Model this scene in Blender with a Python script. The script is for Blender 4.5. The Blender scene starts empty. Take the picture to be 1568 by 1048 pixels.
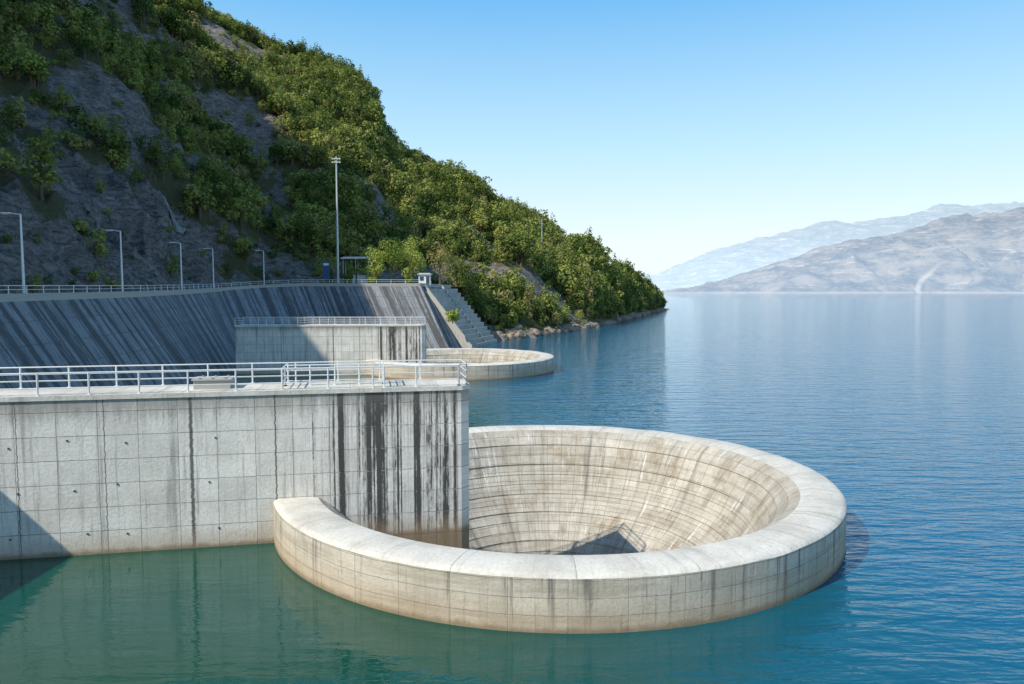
import bpy, bmesh, math, random
import numpy as np
from mathutils import Vector, noise, Matrix
random.seed(7); np.random.seed(7)
scene=bpy.context.scene
# ------------------------------------------------------------ helpers
def link(o,parent=None):
    scene.collection.objects.link(o)
    if parent: o.parent=parent
    return o
def empty(name,loc=(0,0,0)):
    e=bpy.data.objects.new(name,None); e.location=loc; return link(e)
def mesh_obj(name,verts,faces,mat=None,uvs=None,smooth=False,parent=None,autolink=True):
    me=bpy.data.meshes.new(name); me.from_pydata([tuple(v) for v in verts],[],faces)
    if uvs is not None:
        l=me.uv_layers.new(name='UVMap')
        flat=[c for f in uvs for uv in f for c in uv]
        l.data.foreach_set('uv',flat)
    if smooth: me.polygons.foreach_set('use_smooth',[True]*len(me.polygons))
    if mat: me.materials.append(mat)
    me.update()
    o=bpy.data.objects.new(name,me)
    if autolink: link(o,parent)
    return o
class NT:
    def __init__(s,mat):
        mat.use_nodes=True; s.t=mat.node_tree; s.t.nodes.clear()
    def n(s,typ,**kw):
        nd=s.t.nodes.new(typ)
        for k,v in kw.items(): setattr(nd,k,v)
        return nd
    def l(s,a,b): s.t.links.new(a,b)
    def val(s,sock,x):
        if hasattr(x,'is_linked'): s.l(x,sock)
        else: sock.default_value=x
    def math(s,op,a,b=0.0,c=None,clamp=False):
        nd=s.t.nodes.new('ShaderNodeMath'); nd.operation=op; nd.use_clamp=clamp
        s.val(nd.inputs[0],a); s.val(nd.inputs[1],b)
        if c is not None: s.val(nd.inputs[2],c)
        return nd.outputs[0]
    def mix(s,fac,a,b,mode='MIX'):
        nd=s.t.nodes.new('ShaderNodeMix'); nd.data_type='RGBA'; nd.blend_type=mode
        s.val(nd.inputs[0],fac); s.val(nd.inputs[6],a); s.val(nd.inputs[7],b)
        return nd.outputs[2]
    def ramp(s,fac,a,b,lo=0.0,hi=1.0):
        nd=s.t.nodes.new('ShaderNodeMapRange'); nd.interpolation_type='SMOOTHSTEP'
        s.val(nd.inputs[0],fac); nd.inputs[1].default_value=a; nd.inputs[2].default_value=b
        nd.inputs[3].default_value=lo; nd.inputs[4].default_value=hi
        return nd.outputs[0]
    def noise(s,vec,scale,detail=4,rough=.55,dist=0.0):
        nd=s.t.nodes.new('ShaderNodeTexNoise')
        if vec is not None: s.l(vec,nd.inputs['Vector'])
        nd.inputs['Scale'].default_value=scale; nd.inputs['Detail'].default_value=detail
        nd.inputs['Roughness'].default_value=rough; nd.inputs['Distortion'].default_value=dist
        return nd.outputs['Fac']
    def mapping(s,vec,sc,loc=(0,0,0)):
        nd=s.t.nodes.new('ShaderNodeMapping'); s.l(vec,nd.inputs[0])
        nd.inputs['Scale'].default_value=sc; nd.inputs['Location'].default_value=loc
        return nd.outputs[0]
    def out(s,shader):
        o=s.t.nodes.new('ShaderNodeOutputMaterial'); s.l(shader,o.inputs[0])
def C(r,g,b): return (r,g,b,1)
def simple(name,col,rough=.6,metal=0,var=.15,scale=3):
    m=bpy.data.materials.new(name); t=NT(m)
    tc=t.n('ShaderNodeTexCoord').outputs['Object']
    f=t.noise(tc,scale,5)
    c=t.mix(f,C(*[x*(1-var) for x in col]),C(*[min(1,x*(1+var)) for x in col]))
    p=t.n('ShaderNodeBsdfPrincipled'); t.l(c,p.inputs['Base Color'])
    p.inputs['Roughness'].default_value=rough; p.inputs['Metallic'].default_value=metal
    t.out(p.outputs[0]); return m
def concrete(name,base=(.56,.52,.45),dark=.35,streak=None,bw=1.5,rh=1.13,white=0.0,brown=0.0,line=.45,water=True,cracks=(),mott=.55,lineb=.55,band=0,mortar=.016,wob_=(.05,.07),tanv=1.5,sstr=.94,sth=.45,sfr=1.05):
    m=bpy.data.materials.new(name); t=NT(m)
    uv=t.n('ShaderNodeUVMap').outputs[0]
    wob=t.n('ShaderNodeTexNoise'); t.l(uv,wob.inputs['Vector']); wob.inputs['Scale'].default_value=2.3; wob.inputs['Detail'].default_value=6; wob.inputs['Roughness'].default_value=.7
    vm=t.n('ShaderNodeVectorMath',operation='MULTIPLY_ADD'); t.l(wob.outputs['Color'],vm.inputs[0])
    vm.inputs[1].default_value=(*wob_,0); t.l(uv,vm.inputs[2])
    br=t.n('ShaderNodeTexBrick',offset=0.0,squash=1.0); t.l(vm.outputs[0],br.inputs['Vector'])
    br.inputs['Scale'].default_value=1; br.inputs['Brick Width'].default_value=bw; br.inputs['Row Height'].default_value=rh
    br.inputs['Mortar Size'].default_value=mortar; br.inputs['Mortar Smooth'].default_value=.8; br.inputs['Bias'].default_value=0
    b=base
    br.inputs['Color1'].default_value=C(b[0]*.86,b[1]*.86,b[2]*.86); br.inputs['Color2'].default_value=C(b[0]*1.05,b[1]*1.05,b[2]*1.05)
    br.inputs['Mortar'].default_value=C(b[0]*line,b[1]*line,b[2]*line)
    jn=t.ramp(t.noise(uv,.9,6,.75),.42,.60)
    plain=C(b[0]*.98,b[1]*.98,b[2]*.98)
    col=t.mix(t.math('MULTIPLY',jn,lineb),br.outputs['Color'],plain)
    if band:
        bd=t.noise(t.mapping(uv,(.10,band,1)),1,5,.75)
        col=t.mix(t.ramp(bd,.46,.62,0,.6),col,C(b[0]*.52,b[1]*.50,b[2]*.46))
    big=t.noise(uv,.35,8,.72)
    col=t.mix(t.ramp(big,.38,.66,0,mott),col,C(b[0]*.55,b[1]*.54,b[2]*.51))
    fine=t.noise(uv,7,6,.8)
    col=t.mix(t.ramp(fine,.35,.75,0,.45),col,C(b[0]*.45,b[1]*.42,b[2]*.38))
    spk=t.noise(t.mapping(uv,(1,1,1),(13,5,0)),2.2,9,.88)
    col=t.mix(t.ramp(spk,.58,.70,0,.55),col,C(b[0]*.33,b[1]*.31,b[2]*.28))
    sv=t.mapping(uv,(1.3,.07,1)); s1=t.noise(sv,1.0,6,.65)
    col=t.mix(t.ramp(s1,.53,.68,0,dark),col,C(.12,.112,.10))
    sv2=t.mapping(uv,(4.5,.16,1),(4,1,0)); s3=t.noise(sv2,1.0,5,.7)
    col=t.mix(t.ramp(s3,.53,.67,0,dark*.85),col,C(.14,.13,.11))
    if brown>0:
        bn=t.noise(t.mapping(uv,(.6,.3,1),(7,3,0)),1.2,7,.75)
        col=t.mix(t.ramp(bn,.48,.66,0,brown),col,C(.27,.21,.14))
    wn=t.noise(t.mapping(uv,(2.2,.2,1),(3,9,0)),1.0,6,.7)
    col=t.mix(t.ramp(wn,.58,.70,0,.35+white),col,C(.78,.76,.71))
    sep=t.n('ShaderNodeSeparateXYZ'); t.l(uv,sep.inputs[0]); u,v=sep.outputs[0],sep.outputs[1]
    for cu,cw in cracks:
        jg=t.math('MULTIPLY',t.math('SUBTRACT',t.noise(t.mapping(uv,(0,2.2,1)),1.5,5,.8),.5),.25)
        dd=t.math('ABSOLUTE',t.math('ADD',t.math('SUBTRACT',u,cu),jg))
        col=t.mix(t.ramp(dd,cw*.4,cw,.85,0),col,C(.05,.045,.04))
    if streak:
        a,bb=streak
        mk=t.ramp(u,a,bb,1,0)
        rag=t.noise(t.mapping(uv,(3,.5,1)),1.3,7,.8)
        s2=t.noise(t.mapping(uv,(sfr,.012,1),(1.7,0,0)),1.0,3,.7)
        s2=t.math('ADD',s2,t.math('MULTIPLY',t.math('SUBTRACT',rag,.5),.30))
        s2=t.math('ADD',s2,t.ramp(br.outputs['Fac'],.1,1,0,-.06))
        s2=t.math('ADD',s2,t.math('MULTIPLY',t.math('SUBTRACT',mk,1),.15))
        dk=t.math('MULTIPLY',t.ramp(s2,sth,sth+.07),t.ramp(mk,0,.35))
        col=t.mix(t.math('MULTIPLY',dk,sstr),col,C(.032,.03,.028))
        s4=t.noise(t.mapping(uv,(3.5,.03,1),(9,0,0)),1.0,4,.75)
        s4=t.math('ADD',s4,t.math('MULTIPLY',t.math('SUBTRACT',rag,.5),.25))
        col=t.mix(t.math('MULTIPLY',t.ramp(s4,.5,.62,0,.6),mk),col,C(.07,.064,.056))
        top=t.ramp(t.math('ADD',v,t.math('MULTIPLY',t.noise(t.mapping(uv,(2.5,.3,1)),1,6,.75),2.8)),7.4,8.6)
        col=t.mix(t.math('MULTIPLY',top,.55),col,C(.13,.118,.10))
    if water:
        wv=t.math('ADD',v,t.math('MULTIPLY',t.noise(t.mapping(uv,(1.5,1,1)),1,5,.7),.45))
        wl=t.ramp(wv,.25,.55,1,0)
        col=t.mix(t.math('MULTIPLY',wl,.85),col,C(.08,.065,.04))
        tan=t.ramp(wv,.3,tanv,.5,0)
        col=t.mix(tan,col,C(.40,.27,.15))
    p=t.n('ShaderNodeBsdfPrincipled'); t.l(col,p.inputs['Base Color']); p.inputs['Roughness'].default_value=.9
    bp=t.n('ShaderNodeBump'); bp.inputs['Strength'].default_value=.8; bp.inputs['Distance'].default_value=.05
    hgt=t.math('ADD',t.math('MULTIPLY',fine,.8),t.math('MULTIPLY',br.outputs['Fac'],-.8))
    hgt=t.math('ADD',hgt,big)
    t.l(hgt,bp.inputs['Height']); t.l(bp.outputs[0],p.inputs['Normal'])
    t.out(p.outputs[0]); return m

M_tower=concrete('concrete_tower',(.86,.81,.73),.5,streak=(5.2,9.6),cracks=((13.4,.11),(9.55,.05),(17.2,.03),(20.9,.03)),line=.36,lineb=.35,mott=.45,bw=1.75,mortar=.022,sth=.475,sfr=1.5)
M_ring=concrete('concrete_ring',(.70,.62,.50),.85,bw=2.2,rh=.66,line=.5,lineb=.85,band=1.5,mott=.6,tanv=1.9)
M_crest=concrete('concrete_crest',(.80,.75,.65),.3,bw=4.4,rh=9,line=.35,water=False,mott=.6)
M_bowl=concrete('concrete_bowl',(.60,.55,.46),.6,bw=.95,rh=.72,white=.5,brown=.75,water=False,line=.45,lineb=.4,band=.9)
M_wall=concrete('concrete_retaining',(.30,.315,.33),.9,bw=4,rh=2.6,water=False,white=.0,streak=(900,901),sstr=.72,sth=.47,sfr=.55,line=.3,mortar=.05,lineb=.3)
M_abut=concrete('concrete_abutment',(.4,.39,.37),.5,bw=4,rh=2.6,water=False)
M_stair=concrete('concrete_stair',(.5,.48,.43),.3,bw=2,rh=2,water=False)
M_chute=concrete('concrete_chute',(.30,.30,.30),.6,bw=5,rh=1.2,water=False)
M_paint=simple('painted_metal',(.72,.72,.70),.45,0.2,.12,4)
M_galv=simple('galvanised_steel',(.60,.62,.62),.45,.3,.1,2)
M_dark=simple('dark_metal',(.08,.09,.1),.5,.3)
M_blue=simple('blue_paint',(.03,.09,.2),.5)
M_white=simple('white_render',(.75,.75,.72),.7)
M_glass=simple('window_glass',(.03,.05,.07),.1)
M_asph=simple('asphalt',(.10,.10,.095),.9,0,.25,1.5)
M_bark=simple('bark',(.12,.085,.055),.9,0,.3,5)
M_rock=simple('shore_rock',(.27,.21,.15),.95,0,.5,1.2)

def beam(V,F,p0,p1,r0,r1=None,n=6):
    r1=r0 if r1 is None else r1
    p0=Vector(p0);p1=Vector(p1);d=(p1-p0).normalized()
    a=d.orthogonal().normalized(); b=d.cross(a); s=len(V)
    for p,r in((p0,r0),(p1,r1)):
        for i in range(n):
            t=2*math.pi*i/n; V.append(p+a*math.cos(t)*r+b*math.sin(t)*r)
    for i in range(n): F.append((s+i,s+(i+1)%n,s+n+(i+1)%n,s+n+i))
    F.append(tuple(s+n-1-i for i in range(n))); F.append(tuple(s+n+i for i in range(n)))
def boxg(V,F,c,size,rz=0):
    s=len(V); x,y,z=[k/2 for k in size]; R=Matrix.Rotation(rz,3,'Z')
    for dx,dy,dz in((-x,-y,-z),(x,-y,-z),(x,y,-z),(-x,y,-z),(-x,-y,z),(x,-y,z),(x,y,z),(-x,y,z)):
        V.append(Vector(c)+R@Vector((dx,dy,dz)))
    for f in((0,3,2,1),(4,5,6,7),(0,1,5,4),(1,2,6,5),(2,3,7,6),(3,0,4,7)): F.append(tuple(s+i for i in f))
def prism(name,poly,z0,z1,mat,parent=None,u0=0):
    n=len(poly);V=[(x,y,z0) for x,y in poly]+[(x,y,z1) for x,y in poly];F=[];U=[];u=u0
    for i in range(n):
        j=(i+1)%n; L=math.dist(poly[i],poly[j])
        F.append((i,j,n+j,n+i)); U.append([(u,z0),(u+L,z0),(u+L,z1),(u,z1)]); u+=L
    F.append(tuple(range(n,2*n))); U.append([(p[0]+50,p[1]+50) for p in poly])
    F.append(tuple(reversed(range(n)))); U.append([(p[0],p[1]) for p in reversed(poly)])
    return mesh_obj(name,V,F,mat,U,parent=parent)

# ------------------------------------------------------------ spillway bell mouths
PROF=[(15,-3),(15,2.02),(14.93,2.12),(14.75,2.19),(14.2,2.24),(13.5,2.24),(12.9,2.14),(12.45,1.9),(11.95,1.4),(11.5,.7),(11.0,-.15),(10.5,-.95),(9.9,-1.75),(9.1,-2.55),(8.2,-3.3),(7.2,-4.2),(6.3,-5.4),(5.5,-7),(5,-9),(4.8,-16)]
def spillway(name,cx,cy):
    root=empty(name,(cx,cy,0)); N=288
    def part(nm,idx,mat,urad,v0fromz,step=False):
        V=[];F=[];U=[];P=[PROF[i] for i in idx]
        if step:
            Q=[];acc=0;dense=[]
            for p0,p1 in zip(P[:-1],P[1:]):
                n_=max(2,int(math.dist(p0,p1)/.04))
                for k in range(n_):
                    f=k/n_; dense.append((p0[0]+(p1[0]-p0[0])*f,p0[1]+(p1[1]-p0[1])*f))
            L_=[0]
            for a_,b_ in zip(dense[:-1],dense[1:]): L_.append(L_[-1]+math.dist(a_,b_))
            def at(l):
                i=min(len(L_)-2,max(0,int(np.searchsorted(L_,l)-1))); return dense[i],dense[i+1]
            l=0;first=True;lift=.72;kk=0
            while l<min(L_[-1]-.1,12.5):
                so_=(.05,.08,.04,.10,.06)[kk%5]; kk+=1
                for dl,off in((0.02,0),(lift-.06,so_*.3),(lift-.02,so_)):
                    a_,b_=at(l+dl); d=Vector((b_[0]-a_[0],b_[1]-a_[1])).normalized()
                    k=0 if first else 1
                    Q.append((a_[0]-abs(d.y)*off*k,a_[1]+abs(d.x)*off*k))
                first=False; l+=lift
            Q[0]=P[0]; Q.append(P[-1]); P=Q
        vs=[];acc=P[0][1] if v0fromz else 0
        for k,p in enumerate(P):
            if k: acc+=math.dist(P[k-1],p)
            vs.append(acc)
        for k,(r,z) in enumerate(P):
            for i in range(N):
                t=2*math.pi*i/N
                rr=r+ (0.04*noise.noise(Vector((math.cos(t)*9,math.sin(t)*9,z*.5)))+.025*noise.noise(Vector((math.cos(t)*40,math.sin(t)*40,z*.5))) if 12.95<r<14.97 else 0)
                if step and k>1: rr+=.035*noise.noise(Vector((math.cos(t)*22,math.sin(t)*22,z*3)))
                V.append((rr*math.cos(t),rr*math.sin(t),z+(.05*noise.noise(Vector((math.cos(t)*8,math.sin(t)*8,r))) if (0<k and r>12.95) else 0)))
        for k in range(len(P)-1):
            for i in range(N):
                j=(i+1)%N
                F.append((k*N+i,k*N+j,(k+1)*N+j,(k+1)*N+i))
                a=2*math.pi*i/N*urad;b=2*math.pi*(i+1)/N*urad
                U.append([(a,vs[k]),(b,vs[k]),(b,vs[k+1]),(a,vs[k+1])])
        return mesh_obj(nm,V,F,mat,U,smooth=not step,parent=root)
    part('outer_wall',[0,1],M_ring,15,True)
    part('crest',[1,2,3,4,5,6],M_crest,14,False)
    part('bowl',list(range(6,len(PROF))),M_bowl,11,False,True)
    return root
c1=(2.34,40.98); c2=(-8.4,116)
spillway('bellmouth_spillway',*c1)
spillway('bellmouth_spillway',*c2)

# ------------------------------------------------------------ railings
def railing(name,pts,h=1.05,sp=2.2,bars=3,r=.035,parent=None,closed=False,mat=None):
    V=[];F=[]
    for a,b in zip(pts[:-1],pts[1:]):
        a=Vector(a);b=Vector(b);L=(b-a).length;n=max(1,round(L/sp))
        for i in range(n+1):
            p=a.lerp(b,i/n); beam(V,F,p,p+Vector((0,0,h)),r*1.3,n=6)
            boxg(V,F,p+Vector((0,0,.02)),(.16,.16,.04))
        for k in range(bars):
            z=Vector((0,0,h*(1-k/bars)-.01)); beam(V,F,a+z,b+z,r if k==0 else r*.75,n=6)
    return mesh_obj(name,V,F,mat or M_paint,parent=parent)
# ------------------------------------------------------------ towers / piers
def pier(name,corner,ang,length,width,ztop):
    root=empty(name,(0,0,0)); d=Vector((-math.cos(ang),-math.sin(ang),0)); nrm=Vector((-math.sin(ang),math.cos(ang),0))
    c=Vector((corner[0],corner[1],0))
    W=lambda u,w,z=0: (c+d*u+nrm*w)+Vector((0,0,z))
    def body(nm,over,z0,z1,mat):
        loc=[(0.45-over,-over),(length+over,-over),(length+over,width+over),(0-over,width+over),(-over,.45-over)]
        poly=[tuple(W(u,w)[:2]) for u,w in loc]; poly=poly[::-1]
        n=len(poly);V=[(x,y,z0) for x,y in poly]+[(x,y,z1) for x,y in poly];F=[];U=[]
        loc=loc[::-1]
        for i in range(n):
            j=(i+1)%n; (ua,wa),(ub,wb)=loc[i],loc[j]
            if abs(wa-wb)<1e-6: A,B=ua,ub
            else: A,B=ua+wa,ub+wb
            F.append((i,j,n+j,n+i)); U.append([(A,z0),(B,z0),(B,z1),(A,z1)])
        F.append(tuple(range(n,2*n))); U.append([(60+a,b+60) for a,b in loc])
        return mesh_obj(nm,V,F,mat,U,parent=root)
    body('shaft_wall',0,-14,ztop-.22,M_tower)
    body('deck_slab',.07,ztop-.22,ztop,M_crest)
    railing('railing',[W(length,.1,ztop),W(.55,.1,ztop),W(.1,.5,ztop),W(.1,width-.1,ztop),W(length,width-.1,ztop)],parent=root)
    return root,W
t1,W1=pier('intake_pier',(-2.15,37.55),math.atan(.2),48,3.2,7.54)
t2,W2=pier('intake_pier',(-12.9,109.5),math.atan(.06),27.5,4,7.3)
railing('cross_railing',[W1(9.2,.1,7.54),W1(9.2,3.1,7.54)],sp=1.4,parent=t1)
railing('cross_railing_b',[W1(4.3,.1,7.54),W1(4.3,3.1,7.54)],sp=1.4,parent=t1)
railing('inner_railing',[W1(9.2,1.6,7.54),W1(4.3,1.6,7.54)],sp=1.2,bars=4,parent=t1)
V=[];F=[]
boxg(V,F,W1(12.6,1.6,7.54+.22),(1.7,1.2,.44),math.atan(.2)); boxg(V,F,W1(12.6,1.6,7.54+.47),(1.85,1.35,.07),math.atan(.2))
for k in (-.6,0,.6): boxg(V,F,W1(12.6+k,1.6,7.54+.53),(.08,1.2,.05),math.atan(.2))
mesh_obj('deck_hatch',V,F,M_stair,[[(0,0)]*4 for f in F],parent=t1)
V=[];F=[]; rng=random.Random(11)
for u in (12.3,16.6,18.4,21.2):
    for z in (.9,3.2,5.3):
        p=W1(u+rng.uniform(-.4,.4),0,z+rng.uniform(-.15,.15)); beam(V,F,p+Vector((0,.02,0)),p+Vector((0.01,-.03,0)),.05,n=8)
mesh_obj('weep_holes',V,F,M_dark,parent=t1)
prism('dam_abutment',[(-70,-40),(-31.1,-40),(-31.1,28.9),(-70,28.9)],-4,12,M_abut)

# ------------------------------------------------------------ retaining wall
T=[(-40,20,11.5),(-46.5,66,11.6),(-48.5,95,11.8),(-53,122,12.1),(-57,146,12.5),(-53.5,157,13.1),(-45,160,13.5),(-20,162,13.5),(-15,180,13.2)]
Bt=[(-31,20),(-38,66),(-40,95),(-44,118),(-46.5,134),(-43,143),(-36,147),(-12,150),(-7,172)]
B=[(-64,20),(-64,66),(-66,95),(-70,122),(-78,146),(-80,210),(-50,214),(-20,214),(-8,200)]
V=[];F=[];U=[];nz=6
for i,(t_,b_) in enumerate(zip(T,Bt)):
    for k in range(nz+1):
        f=k/nz; V.append((t_[0]+(b_[0]-t_[0])*f,t_[1]+(b_[1]-t_[1])*f,t_[2]+(-1-t_[2])*f))
us=[0]
for i in range(1,len(T)): us.append(us[-1]+math.dist(T[i-1][:2],T[i][:2]))
for i in range(len(T)-1):
    for k in range(nz):
        a=i*(nz+1)+k;b=(i+1)*(nz+1)+k
        F.append((a,a+1,b+1,b)); va=-k*2.6;vb=-(k+1)*2.6
        U.append([(us[i],va),(us[i],vb),(us[i+1],vb),(us[i+1],va)])
mesh_obj('retaining_wall',V,F,M_wall,U)
V=[];F=[]
for a,b in zip(T[:-1],T[1:]):
    a=Vector(a);b=Vector(b);d=b-a
    s=len(V);nn=Vector((-d.y,d.x,0)).normalized()*.2
    for p in(a,b):
        for w,z in((-1,-.3),(1,-.3),(1,.45),(-1,.45)): V.append(p+nn*w+Vector((0,0,z)))
    for k in range(4): F.append((s+k,s+(k+1)%4,s+4+(k+1)%4,s+4+k))
    F.append((s+3,s+2,s+1,s));F.append((s+4,s+5,s+6,s+7))
mesh_obj('parapet_kerb',V,F,M_stair,[[(0,0),(1,0),(1,1),(0,1)] for f in F])
railing('roadside_railing',[Vector(p)+Vector((0,0,.45)) for p in T[:8]],h=.75,sp=3,bars=2,r=.04)
V=[];F=[]
for t_,b_ in zip(T,B): V+= [t_,(b_[0],b_[1],t_[2]+.1)]
for i in range(len(T)-1): F.append((2*i,2*i+2,2*i+3,2*i+1))
mesh_obj('service_road',V,F,M_asph)
# ------------------------------------------------------------ stepped revetment
V=[];F=[];U=[]
A0,A1=Vector((-19,163.2,0)),Vector((-14,181,0)); E0,E1=Vector((-8.5,158,0)),Vector((-3.5,176,0)); n=13
for i in range(n):
    f0=i/n;f1=(i+1)/n; z1=13.0*(1-i/n)-.2; z0=-1
    a=A0.lerp(E0,f0);b=A1.lerp(E1,f0);c=A1.lerp(E1,f1);d=A0.lerp(E0,f1);s=len(V)
    for z in(z0,z1):
        for p in(a,d,c,b): V.append((p.x,p.y,z))
    for f in((4,5,6,7),(0,1,5,4),(1,2,6,5),(2,3,7,6)):
        F.append(tuple(s+k for k in f)); U.append([(0+i*.7,z1),(3+i*.7,z1),(3+i*.7,z1+.6),(0+i*.7,z1+.6)])
mesh_obj('stepped_revetment',V,F,M_stair,U)
V=[];F=[]
for A,E in((A0,E0),(A0.lerp(A1,.55),E0.lerp(E1,.55))):
    s=len(V); q=(A1-A0).normalized()*.22
    for p,z in((A,13.4),(E,.4)):
        for w in(-1,1):
            for dz in(-1.2,.25): V.append(p+q*w+Vector((0,0,z+dz)))
    F+=[(s,s+1,s+5,s+4),(s+2,s+6,s+7,s+3),(s+1,s+3,s+7,s+5),(s+4,s+5,s+7,s+6),(s,s+2,s+3,s+1)]
mesh_obj('stair_cheek_wall',V,F,M_stair,[[(0,0),(1,0),(1,1),(0,1)] for f in F])

# ------------------------------------------------------------ terrain
TAB=[(-12,5,11,9,12),(-8,7,11.3,20,30),(-4,14,11.3,42,110),(-2.5,22.5,11.3,76,185),(-1.48,39,11.3,135,230),(-.955,62,11.4,240,222),
(-.69,88,11.5,400,205),(-.52,122,11.8,450,197),(-.414,160,12.4,480,188),(-.33,196,13.2,480,163),(-.21,208,13.3,450,136),(-.187,208,13.3,452,129),
(-.168,207,13.2,465,108),(-.1445,206,13.1,480,97),(-.074,192,9,460,76),(-.034,179,-1,430,62),(.014,190,-1,400,49),(.058,212,-1,360,35),
(.102,245,-1,330,26),(.137,281,-1,370,19),(.172,365,-1,425,12),(.19,425,-1,462,5),(.205,462,-2,480,1),(.225,500,-3,520,-3)]
TA=np.array([[math.atan(r[0])]+list(r[1:]) for r in TAB])
def tab(tn):
    a=math.atan(tn); return [np.interp(a,TA[:,0],TA[:,k]) for k in range(1,5)]
def terr(tn,t):
    Y0,z0,Y1,z1=tab(tn)
    Y=Y0+(Y1-Y0)*t; X=tn*Y
    if t<=1: z=z0+(z1-z0)*(max(t,0)**.92)
    else: z=z1-(t-1)*(Y1-Y0)*.35
    if t<0: z=z0+t*40
    amp=max(0,min(1,t*4))*(1 if t<.8 else max(.25,1-(t-.8)*3.7))
    hs=min(1,max(0,(z1)/80))
    p=Vector((X,Y,0))
    g=noise.fractal(p*.011,1.0,2.1,4)*18+abs(noise.noise(p*.02+Vector((5,3,1))))*-14+5
    z+=amp*hs*g+ noise.fractal(p*.09,.9,2.1,3)*1.6*min(1,max(0,t*8))
    if tn<-.25 and t>0:   # blasted rock cut behind the road
        w=min(1,(-tn-.25)/.12)*min(1,t*30)*max(0,1-t/.45)
        z+=w*(7*(1-2.2*abs(noise.noise(Vector((X*.05,Y*.05,z*.02)))))+4.0*(1-3*abs(noise.noise(Vector((X*.14+7,Y*.14,z*.05)))))-4)
    if z<3.5 and tn>-.05: z+=noise.fractal(p*.25,.8,2,3)*1.0
    return X,Y,z
def rockness(X,Y,z,t,tn):
    r=noise.fractal(Vector((X,Y,z))*.03,.9,2,4)
    w=min(1,max(0,(-tn-.22)/.25))
    r=r+.56*w*(1-min(1,t/.46))-.17
    for ct,cs,tt,ts_ in((.066,.014,.80,.16),(.127,.012,.85,.22),(.062,.012,.22,.14),(-.30,.05,.34,.07)):
        r+=.75*math.exp(-((tn-ct)/cs)**2-((t-tt)/ts_)**2)
    return r
angs=list(np.linspace(math.atan(-12),math.atan(-.9),46)[:-1])+list(np.linspace(math.atan(-.9),math.atan(.225),440))
ts=[-.06,-.03]+list(np.linspace(0,1,190)**1.3)+list(np.linspace(1.02,1.8,20))
V=[];F=[];rk=[]
for a in angs:
    tn=math.tan(a)
    for t in ts:
        X,Y,z=terr(tn,t); V.append((X,Y,z)); rk.append(rockness(X,Y,z,t,tn))
m_=len(ts)
for i in range(len(angs)-1):
    for k in range(m_-1):
        a=i*m_+k; F.append((a,a+m_,a+m_+1,a+1))
m=bpy.data.materials.new('hillside_ground'); t=NT(m)
geo=t.n('ShaderNodeNewGeometry').outputs['Position']
at=t.n('ShaderNodeAttribute',attribute_name='rock').outputs['Fac']
n1=t.noise(geo,.15,6,.65); n2=t.noise(geo,1.2,6,.7)
n3=t.noise(t.mapping(geo,(.35,.35,.9)),1,7,.75,1.2)
grn=t.mix(n2,C(.07,.09,.03),C(.24,.21,.08))
rock=t.mix(t.ramp(n3,.3,.7),C(.07,.06,.055),C(.56,.48,.42))
fac=t.ramp(t.math('ADD',at,t.math('MULTIPLY',t.math('SUBTRACT',n1,.5),1.3)),.0,.16)
col=t.mix(fac,grn,rock)
sp=t.n('ShaderNodeSeparateXYZ'); t.l(geo,sp.inputs[0])
sh=t.ramp(t.math('ADD',sp.outputs[2],t.math('MULTIPLY',n1,3)),2.2,4,1,0)
col=t.mix(t.math('MULTIPLY',sh,.85),col,t.mix(n2,C(.20,.15,.09),C(.42,.34,.24)))
p=t.n('ShaderNodeBsdfPrincipled'); t.l(col,p.inputs['Base Color']); p.inputs['Roughness'].default_value=.95
bp=t.n('ShaderNodeBump'); bp.inputs['Strength'].default_value=1; bp.inputs['Distance'].default_value=3
t.l(t.math('ADD',t.math('MULTIPLY',n2,.5),n3),bp.inputs['Height']); t.l(bp.outputs[0],p.inputs['Normal']); t.out(p.outputs[0])
hill=mesh_obj('hillside_terrain',V,F,m,smooth=True)
attr=hill.data.attributes.new('rock','FLOAT','POINT'); attr.data.foreach_set('value',rk)
bm=bmesh.new(); bmesh.ops.create_icosphere(bm,subdivisions=2,radius=1); ico=[v.co.copy() for v in bm.verts]; icf=[tuple(v.index for v in f.verts) for f in bm.faces]; bm.free()
rng=random.Random(9); V=[];F=[]
for i in range(330):
    tn=math.tan(rng.uniform(math.atan(-.04),math.atan(.204))); X,Y,z=terr(tn,0); tt=0
    while z<-.2 and tt<.3: tt+=.004; X,Y,z=terr(tn,tt)
    tt+=abs(rng.gauss(0,.012)); X,Y,z=terr(tn,tt); s=rng.uniform(.4,1.0)**2*1.9*(1 if Y<300 else 1.3); sd=Vector((rng.uniform(0,99),i,0))
    sc=Vector((rng.uniform(.8,1.4),rng.uniform(.8,1.3),rng.uniform(.5,.9)))*s; b0=len(V)
    for c in ico:
        k=1+.45*noise.noise(c*1.3+sd); V.append(Vector((X+c.x*sc.x*k,Y+c.y*sc.y*k,max(z,0)+c.z*sc.z*k)))
    F+=[tuple(b0+q for q in f) for f in icf]
mesh_obj('shoreline_boulders',V,F,M_rock)

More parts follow.
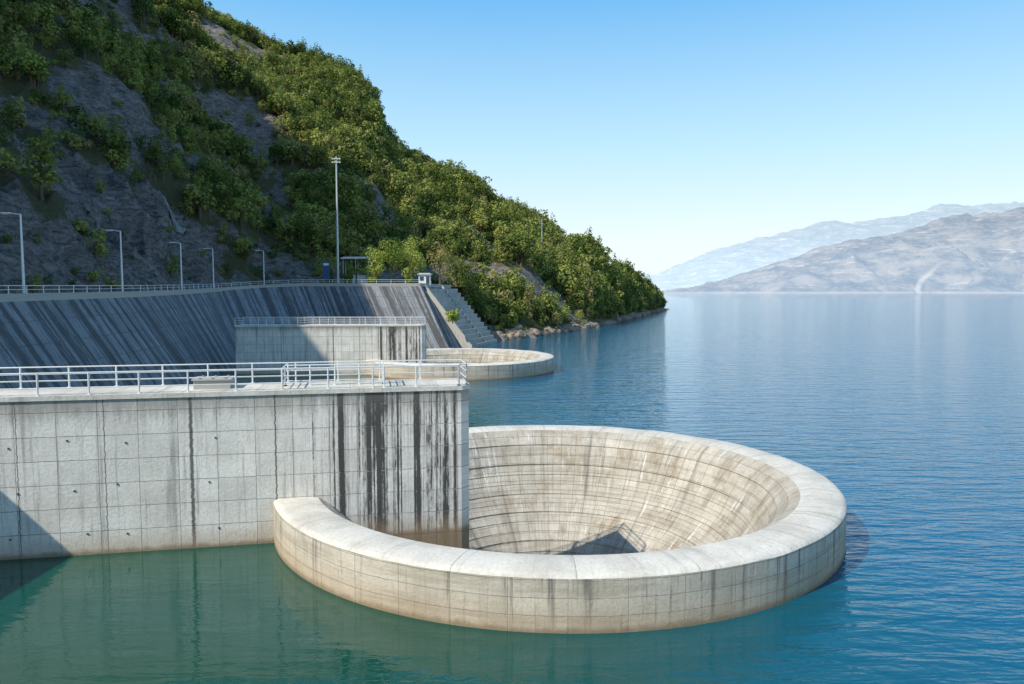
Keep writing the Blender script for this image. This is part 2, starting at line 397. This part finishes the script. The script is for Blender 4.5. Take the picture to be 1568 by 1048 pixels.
# ------------------------------------------------------------ foliage
def leafmat(name,dark,light):
    m=bpy.data.materials.new(name); t=NT(m)
    tc=t.n('ShaderNodeTexCoord').outputs['Object']; oi=t.n('ShaderNodeObjectInfo').outputs['Random']
    f=t.noise(tc,1.3,3)
    f=t.math('ADD',t.math('MULTIPLY',f,.4),t.math('MULTIPLY',oi,.85),clamp=True)
    c=t.mix(t.ramp(f,.1,1.05),C(*dark),C(*light))
    c=t.mix(t.ramp(oi,.86,.94,0,.65),c,C(.30,.23,.12))
    d=t.n('ShaderNodeBsdfDiffuse'); tr=t.n('ShaderNodeBsdfTranslucent'); t.l(c,d.inputs[0]); t.l(c,tr.inputs[0])
    mx=t.n('ShaderNodeMixShader'); mx.inputs[0].default_value=.3; t.l(d.outputs[0],mx.inputs[1]); t.l(tr.outputs[0],mx.inputs[2])
    t.out(mx.outputs[0]); return m
M_leaf=leafmat('foliage',(.04,.085,.022),(.36,.39,.10))
M_leaf2=leafmat('foliage_bright',(.16,.23,.04),(.48,.52,.11))
def crown(V,F,cx,cy,cz,R,H,nb,nl,ls,rng):
    blobs=[(cx,cy,cz,R*.62,H*.5)]
    for _ in range(nb):
        a=rng.uniform(0,6.28);r=rng.uniform(.35,.75)*R
        blobs.append((cx+r*math.cos(a),cy+r*math.sin(a),cz+rng.uniform(-.45,.5)*H,R*rng.uniform(.25,.48),H*rng.uniform(.2,.36)))
    for b in blobs:
        k=int(nl*(b[3]/R)**1.3)+8
        for _ in range(k):
            d=Vector((rng.gauss(0,1),rng.gauss(0,1),rng.gauss(0,1)+.25)).normalized()
            q=rng.uniform(.7,1.08)
            c=Vector((b[0]+d.x*b[3]*q,b[1]+d.y*b[3]*q,b[2]+d.z*b[4]*q))
            nrm=(d+Vector((rng.gauss(0,.3),rng.gauss(0,.3),rng.gauss(0,.3)+.2))).normalized()
            x=nrm.orthogonal().normalized(); x=Matrix.Rotation(rng.uniform(0,6.28),3,nrm)@x; y=nrm.cross(x)
            s=ls*rng.uniform(.6,1.4); e=s*rng.uniform(.5,.9); i0=len(V)
            V.extend([c-x*s,c-y*e*.8,c+x*s,c+y*e]); F.append((i0,i0+1,i0+2,i0+3))
def tree_mesh(name,R,H,th,nb,nl,ls,mat,seed,autolink=False,parent=None):
    rng=random.Random(seed); V=[];F=[]
    p=Vector((0,0,-.6)); top=Vector((rng.uniform(-.3,.3),rng.uniform(-.3,.3),th+H*.5))
    beam(V,F,p,p.lerp(top,.55),R*.09,R*.06,7); beam(V,F,p.lerp(top,.55),top,R*.06,R*.03,7)
    for _ in range(5):
        a=rng.uniform(0,6.28); s=p.lerp(top,rng.uniform(.45,.8))
        beam(V,F,s,s+Vector((math.cos(a)*R*.6,math.sin(a)*R*.6,H*rng.uniform(.15,.4))),R*.04,R*.012,5)
    nt=len(F); crown(V,F,0,0,th+H*.5,R,H,nb,nl,ls,rng)
    o=mesh_obj(name,V,F,None,parent=parent,autolink=autolink)
    o.data.materials.append(M_bark);o.data.materials.append(mat)
    o.data.polygons.foreach_set('material_index',[0]*nt+[1]*(len(F)-nt)); return o
src=bpy.data.collections.new('forest_tree_variants')
vars_=[('tree_broad',3.0,4.4,1.6,7,95,.32),('tree_round',2.6,4.2,1.4,6,90,.30),('tree_tall',2.0,5.6,1.8,7,85,.29),('shrub_a',1.9,2.1,.2,5,80,.24),('shrub_b',1.5,1.7,.1,4,70,.2),('tree_wide',3.6,3.6,1.8,8,95,.34)]
for i,vv in enumerate(vars_):
    o=tree_mesh(vv[0],*vv[1:],M_leaf,100+i); o.name='%02d_'%i+vv[0]; src.objects.link(o)
pts=[];rots=[];scs=[];ids=[]
rng=random.Random(5)
amin,amax=math.atan(-1.0),math.atan(.207)
cnt=0
while cnt<16000:
    a=rng.uniform(amin,amax); tn=math.tan(a); Y0,z0,Y1,z1=tab(tn)
    t_=rng.random()
    Y=Y0+(Y1-Y0)*t_
    if rng.random()>Y*Y/(500*500)*1.5+.09: continue
    X,Y,z=terr(tn,t_*1.03)
    if z<1.3: continue
    r=rockness(X,Y,z,t_,tn)
    small = r>.02
    if small and rng.random()<.5: continue
    if r>.16 and rng.random()<.65: continue
    d=noise.noise(Vector((X,Y,0))*.05)
    idx=rng.choice([3,4,3,4,1]) if (small or d<-.2) else rng.choice([0,1,2,5,0,1,3])
    s=rng.uniform(.5,1.5)*(0.75 if small else 1.12)
    if Y<240 and not small: s*=.85
    if z<3: s*=.75; idx=rng.choice([3,4,1])
    pts.append((X,Y,z-.2));rots.append((0,0,rng.uniform(0,6.28)));scs.append(s);ids.append(idx);cnt+=1
me=bpy.data.meshes.new('hillside_forest'); me.from_pydata(pts,[],[])
forest=link(bpy.data.objects.new('hillside_forest',me))
a=me.attributes.new('rot','FLOAT_VECTOR','POINT'); a.data.foreach_set('vector',[c for r in rots for c in r])
a=me.attributes.new('scl','FLOAT','POINT'); a.data.foreach_set('value',scs)
a=me.attributes.new('idx','INT','POINT'); a.data.foreach_set('value',ids)
ng=bpy.data.node_groups.new('scatter','GeometryNodeTree')
ng.interface.new_socket('Geometry',in_out='INPUT',socket_type='NodeSocketGeometry')
ng.interface.new_socket('Geometry',in_out='OUTPUT',socket_type='NodeSocketGeometry')
gi=ng.nodes.new('NodeGroupInput');go=ng.nodes.new('NodeGroupOutput');ip=ng.nodes.new('GeometryNodeInstanceOnPoints')
ci=ng.nodes.new('GeometryNodeCollectionInfo'); ci.inputs['Collection'].default_value=src; ci.inputs['Separate Children'].default_value=True; ci.inputs['Reset Children'].default_value=True
def na(nm,dt):
    q=ng.nodes.new('GeometryNodeInputNamedAttribute'); q.data_type=dt; q.inputs['Name'].default_value=nm
    return [s for s in q.outputs if s.enabled][0]
L=ng.links.new
L(gi.outputs[0],ip.inputs['Points']);L(ci.outputs[0],ip.inputs['Instance']); ip.inputs['Pick Instance'].default_value=True
L(na('idx','INT'),ip.inputs['Instance Index']);L(na('rot','FLOAT_VECTOR'),ip.inputs['Rotation']);L(na('scl','FLOAT'),ip.inputs['Scale'])
L(ip.outputs[0],go.inputs[0])
forest.modifiers.new('scatter','NODES').node_group=ng
for i,(x,y,R,H,th,mt) in enumerate([(-31,170,3.2,5.6,1.6,M_leaf2),(-27,171,3.6,6.6,2.6,M_leaf2),(-23,173,3.2,6.0,2.2,M_leaf2),(-17.5,182,3.2,6,2.2,M_leaf2),(-37.5,190,3.4,7,2.6,M_leaf),(-27,190,4.4,8,3.4,M_leaf2),(-14,188,3.6,6,2,M_leaf),(-43,174,1.6,2.8,.5,M_leaf),(-47,190,3.4,6,2.2,M_leaf),(-37,167,1.5,2.0,.3,M_leaf2),(-31,165,1.2,1.6,.2,M_leaf2),(-23,166,1.2,1.5,.2,M_leaf2),(-11,186,3,5,.5,M_leaf),(-12.5,156,1.5,2.0,.1,M_leaf2),(-33.5,180,3.4,7,3,M_leaf2)]):
    o=tree_mesh('platform_tree',R,H,th,10,420,.19,mt,300+i,autolink=True); o.location=(x,y,13.4 if y>160 else 6.0)
V=[];F=[]
beam(V,F,(0,0,-.3),(0.1,0,3.4),.22,.15,9); nt=len(F); rng=random.Random(3)
for i in range(26):
    a=i*2.4; el=rng.uniform(-.1,1.1); L0=2.4
    prev=Vector((.1,0,3.4)); 
    for k in range(7):
        f=k/7; d=Vector((math.cos(a)*math.cos(el-f*1.6),math.sin(a)*math.cos(el-f*1.6),math.sin(el-f*1.6))); nx=prev+d*L0/7
        side=d.cross(Vector((0,0,1))).normalized()*.32*(1-f*.6)
        s=len(V); V+= [prev,prev+side-Vector((0,0,.15)),nx]; F.append((s,s+1,s+2)); s=len(V); V+=[prev,nx,prev-side-Vector((0,0,.15))]; F.append((s,s+1,s+2)); prev=nx
o=mesh_obj('palm_tree',V,F,None); o.data.materials.append(M_bark);o.data.materials.append(M_leaf2); o.location=(-34.8,166,13.5)
o.data.polygons.foreach_set('material_index',[0]*nt+[1]*(len(F)-nt))

# ------------------------------------------------------------ street lamps, mast, kiosk etc
def lamp(x,y,z,h=8):
    r=empty('street_lamp',(x,y,z)); V=[];F=[]
    beam(V,F,(0,0,0),(0,0,h*.5),.14,.12,10); beam(V,F,(0,0,h*.5),(0,0,h),.12,.085,10)
    boxg(V,F,(0,0,.05),(.45,.45,.1)); 
    mesh_obj('pole',V,F,M_paint,parent=r); V=[];F=[]
    beam(V,F,(0,0,h-.05),(-1.1,0,h+.1),.06,.05,8); mesh_obj('arm',V,F,M_paint,parent=r)
    V=[];F=[]; boxg(V,F,(-1.4,0,h+.1),(.8,.34,.16)); boxg(V,F,(-1.45,0,h+.0),(.5,.22,.06)); mesh_obj('lamp_head',V,F,M_paint,parent=r)
for p in[(-47.3,72,11.7),(-49.8,95,11.9),(-54.2,122,12.1),(-58.6,146,12.5),(-56,168,13.3)]: lamp(*p)
r=empty('floodlight_mast',(-40.2,172,13.4)); V=[];F=[]
beam(V,F,(0,0,0),(0,0,15),.28,.22,10); beam(V,F,(0,0,15),(0,0,29.5),.22,.15,10); mesh_obj('mast',V,F,M_galv,parent=r)
V=[];F=[]
for z in(29.0,28.2): beam(V,F,(-.9,0,z),(.9,0,z),.06)
for z in(29.0,28.2):
    for x in(-.8,-.3,.3,.8): boxg(V,F,(x,-.15,z),(.35,.25,.3))
mesh_obj('floodlights',V,F,M_galv,parent=r)
r=empty('radio_mast',(12.0,300,29)); V=[];F=[]; beam(V,F,(0,0,-6),(0,0,12),.2,.1,6); beam(V,F,(-1,0,10),(1,0,10),.08); mesh_obj('mast',V,F,M_galv,parent=r)
r=empty('gate_kiosk',(-19.6,167.5,13.5)); V=[];F=[]
boxg(V,F,(0,0,1.2),(2.6,2.2,2.4)); mesh_obj('walls',V,F,M_white,parent=r)
V=[];F=[]; boxg(V,F,(0,0,2.5),(3.2,2.8,.2)); boxg(V,F,(0,0,2.68),(2.4,2,.16)); mesh_obj('roof',V,F,M_galv,parent=r)
V=[];F=[]; boxg(V,F,(-.6,-1.11,1.5),(.9,.06,.9)); boxg(V,F,(1.31,0,1.5),(.06,1.1,.9)); boxg(V,F,(.75,-1.11,1.05),(.75,.06,2.0)); mesh_obj('openings',V,F,M_glass,parent=r)
r=empty('canopy_shelter',(-37.5,180,13.5)); V=[];F=[]
boxg(V,F,(0,0,6.6),(7,3.5,.35)); boxg(V,F,(0,0,6.85),(6,2.8,.14)); mesh_obj('roof',V,F,M_white,parent=r); V=[];F=[]
for x in(-3,0,3):
    for y in(-1.4,1.4): beam(V,F,(x,y,0),(x,y,6.5),.1)
mesh_obj('columns',V,F,M_galv,parent=r)
V=[];F=[]; boxg(V,F,(0,1,1.3),(5.5,.2,2.6)); mesh_obj('back_wall',V,F,M_white,parent=r)
r=empty('notice_board',(-42.4,170,13.4)); V=[];F=[]
beam(V,F,(-.7,0,0),(-.7,0,5.6),.07);beam(V,F,(.7,0,0),(.7,0,5.6),.07); mesh_obj('posts',V,F,M_galv,parent=r)
V=[];F=[]; boxg(V,F,(0,-.1,3.6),(1.6,.12,4.2)); mesh_obj('board',V,F,M_blue,parent=r)
V=[];F=[]; boxg(V,F,(0,-.19,4.9),(1.2,.04,.5)); mesh_obj('lettering_panel',V,F,M_white,parent=r)
V=[];F=[];U=[];n=30
for i in range(n):
    f=i/(n-1); t_=.108-.05*f; tn=-.492+.042*f
    for q in(0,.5,1):
        X,Y,z=terr(tn+.014*q,t_); V.append((X,Y,z+(.35 if q!=.5 else -.1)+(.25 if i%3==0 else 0)))
for i in range(n-1):
    for q in(0,1):
        a=3*i+q; F.append((a,a+1,a+4,a+3)); U.append([(q,i*.8),(q+1,i*.8),(q+1,i*.8+.8),(q,i*.8+.8)])
o=mesh_obj('drainage_chute',V,F,M_chute,U); md=o.modifiers.new('s','SOLIDIFY'); md.thickness=.5

# ------------------------------------------------------------ water
bm=bmesh.new(); edges=[]
def loop(pts_):
    vs=[bm.verts.new((x,y,0)) for x,y in pts_]
    for i in range(len(vs)): edges.append(bm.edges.new((vs[i],vs[(i+1)%len(vs)])))
loop([(-6000,-300),(9000,-300),(9000,9000),(-6000,9000)])
for c in(c1,c2): loop([(c[0]+14.7*math.cos(2*math.pi*i/96),c[1]+14.7*math.sin(2*math.pi*i/96)) for i in range(96)])
bmesh.ops.triangle_fill(bm,edges=edges,use_beauty=True,use_dissolve=False)
me=bpy.data.meshes.new('lake_water'); bm.normal_update()
for f in bm.faces:
    if f.normal.z<0: f.normal_flip()
bm.to_mesh(me); bm.free(); water=link(bpy.data.objects.new('lake_water',me))
m=bpy.data.materials.new('lake_water'); t=NT(m)
geo=t.n('ShaderNodeNewGeometry').outputs['Position']
sp=t.n('ShaderNodeSeparateXYZ'); t.l(geo,sp.inputs[0])
w1=t.noise(t.mapping(geo,(.2,.75,1)),1.0,3,.5,.6); w2=t.noise(t.mapping(geo,(.9,2.2,1)),1.0,3,.55,.3); w3=t.noise(t.mapping(geo,(.02,.05,1)),1,3)
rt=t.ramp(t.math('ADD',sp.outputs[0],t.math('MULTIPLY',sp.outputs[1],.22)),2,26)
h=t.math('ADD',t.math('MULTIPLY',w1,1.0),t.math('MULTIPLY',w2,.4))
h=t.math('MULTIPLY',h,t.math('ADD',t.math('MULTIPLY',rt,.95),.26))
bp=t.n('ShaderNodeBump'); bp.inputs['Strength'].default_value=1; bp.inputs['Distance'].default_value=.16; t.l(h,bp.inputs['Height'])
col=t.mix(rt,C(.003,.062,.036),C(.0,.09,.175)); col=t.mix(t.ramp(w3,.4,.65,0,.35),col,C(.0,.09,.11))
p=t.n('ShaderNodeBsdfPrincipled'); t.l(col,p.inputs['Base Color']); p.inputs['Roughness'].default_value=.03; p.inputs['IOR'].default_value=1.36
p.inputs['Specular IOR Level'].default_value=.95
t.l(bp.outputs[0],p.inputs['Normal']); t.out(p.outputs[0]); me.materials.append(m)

# ------------------------------------------------------------ far mountains
def range_(name,tabl,Yf,Yb,colA,colB,em,seed,amp,scar=False):
    tb=np.array(tabl); V=[];F=[];NA=460;NR=110
    for i in range(NA):
        tn=tb[0,0]+(tb[-1,0]-tb[0,0])*i/(NA-1); zc=np.interp(tn,tb[:,0],tb[:,1])
        for k in range(NR):
            f=k/(NR-1)*1.3; Y=Yf+(Yb-Yf)*f; X=tn*Y
            pr=f**.85 if f<1 else 1-(f-1)*1.5
            q=Vector((X,Y,seed*100)); cr=min(1,f*3)*(1-.6*min(1,max(0,(f-.5)*2)))
            z=zc*pr-3+ zc*amp*cr*(noise.fractal(q*.0016,.8,2.1,7))-zc*amp*2.3*min(1,f*4)*max(0,1.05-f)*abs(noise.noise(q*.0035))
            z+=noise.fractal(q*.012,.7,2,4)*11*min(1,f*6)
            V.append((X,Y,z))
    for i in range(NA-1):
        for k in range(NR-1):
            a=i*NR+k;F.append((a,a+NR,a+NR+1,a+1))
    m=bpy.data.materials.new(name); t=NT(m)
    geo=t.n('ShaderNodeNewGeometry').outputs['Position']
    n1=t.noise(t.mapping(geo,(1,1,3)),.006,8,.8); c=t.mix(t.ramp(n1,.38,.62),C(*colA),C(*colB))
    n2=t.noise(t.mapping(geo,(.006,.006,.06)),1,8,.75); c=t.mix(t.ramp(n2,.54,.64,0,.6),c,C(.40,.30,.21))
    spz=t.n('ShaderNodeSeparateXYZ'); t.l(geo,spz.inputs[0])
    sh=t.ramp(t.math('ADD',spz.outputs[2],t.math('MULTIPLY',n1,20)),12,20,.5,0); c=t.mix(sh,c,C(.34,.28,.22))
    if scar:
        dx=t.math('SUBTRACT',spz.outputs[0],t.math('MULTIPLY',spz.outputs[2],1.15))
        dx=t.math('ABSOLUTE',t.math('SUBTRACT',dx,t.math('ADD',1745,t.math('MULTIPLY',n1,20))))
        dx=t.math('ADD',dx,t.math('MULTIPLY',t.noise(geo,.03,5,.8),26))
        k=t.math('MULTIPLY',t.ramp(dx,18,34,1,0),t.ramp(spz.outputs[2],60,175,.75,0)); c=t.mix(k,c,C(.30,.25,.20))
    d=t.n('ShaderNodeBsdfDiffuse'); t.l(c,d.inputs[0]); e=t.n('ShaderNodeEmission'); e.inputs[1].default_value=1  # emission is painted airlight: distance haze put into the mountain material
    hz=t.ramp(spz.outputs[2],0,tb[:,1].max()*.8,1.22,.92)  # painted haze, stronger near the shore and weaker towards the crest
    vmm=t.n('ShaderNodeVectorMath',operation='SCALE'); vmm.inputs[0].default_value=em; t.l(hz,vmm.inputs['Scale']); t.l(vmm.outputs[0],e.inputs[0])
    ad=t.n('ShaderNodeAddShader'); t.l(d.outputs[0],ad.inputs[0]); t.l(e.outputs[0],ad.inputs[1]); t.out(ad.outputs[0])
    return mesh_obj(name,V,F,m,smooth=True)
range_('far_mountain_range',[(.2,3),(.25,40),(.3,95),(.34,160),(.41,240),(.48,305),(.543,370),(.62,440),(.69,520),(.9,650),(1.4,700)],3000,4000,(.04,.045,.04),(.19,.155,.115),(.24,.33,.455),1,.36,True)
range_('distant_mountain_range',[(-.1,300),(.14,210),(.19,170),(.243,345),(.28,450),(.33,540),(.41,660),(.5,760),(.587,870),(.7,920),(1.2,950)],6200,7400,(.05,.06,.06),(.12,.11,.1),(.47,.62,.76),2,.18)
# ------------------------------------------------------------ light
az=Vector((-.81,-.586)).normalized(); el=math.radians(42.5)
sv=Vector((az.x*math.cos(el),az.y*math.cos(el),math.sin(el)))
sun=bpy.data.lights.new('sun','SUN'); sun.energy=5; sun.angle=math.radians(.5); sun.color=(1,.95,.85)
so=link(bpy.data.objects.new('sun',sun)); so.rotation_euler=sv.to_track_quat('Z','Y').to_euler()
w=bpy.data.worlds.new('World'); scene.world=w; w.use_nodes=True; nt=w.node_tree
bg=nt.nodes['Background']; sky=nt.nodes.new('ShaderNodeTexSky'); sky.sky_type='NISHITA'; sky.sun_disc=False
sky.sun_elevation=el; sky.sun_rotation=math.atan2(sv.x,sv.y); sky.air_density=1.0; sky.dust_density=1.0; sky.ozone_density=1.5
tc=nt.nodes.new('ShaderNodeTexCoord'); sx=nt.nodes.new('ShaderNodeSeparateXYZ'); nt.links.new(tc.outputs['Generated'],sx.inputs[0])
cr=nt.nodes.new('ShaderNodeValToRGB'); nt.links.new(sx.outputs[2],cr.inputs[0])
e=cr.color_ramp.elements
e[0].position=0.0; e[0].color=(.88,.94,.96,1)
e[1].position=1.0; e[1].color=(.06,.20,.50,1)
for ps,cc in((.07,(.82,.94,.98)),(.18,(.53,.82,.98)),(.36,(.15,.50,.91)),(.6,(.10,.33,.68))):
    q=e.new(ps); q.color=(*cc,1)
vm=nt.nodes.new('ShaderNodeVectorMath'); vm.operation='SCALE'; nt.links.new(cr.outputs[0],vm.inputs[0]); vm.inputs['Scale'].default_value=1/.15*1.13
mx=nt.nodes.new('ShaderNodeMix'); mx.data_type='RGBA'; mx.inputs[0].default_value=.2
nt.links.new(vm.outputs[0],mx.inputs[6]); nt.links.new(sky.outputs[0],mx.inputs[7]); nt.links.new(mx.outputs[2],bg.inputs[0]); bg.inputs[1].default_value=.15
# ------------------------------------------------------------ camera
cam=bpy.data.cameras.new('camera'); cam.lens=26.06; cam.sensor_width=36; cam.clip_end=30000; cam.clip_start=.1
co=link(bpy.data.objects.new('camera',cam)); co.location=(0,0,12.37); co.rotation_euler=(math.radians(90-3.98),0,0)
scene.camera=co
scene.view_settings.view_transform='Standard'; scene.view_settings.look='None'; scene.view_settings.exposure=0
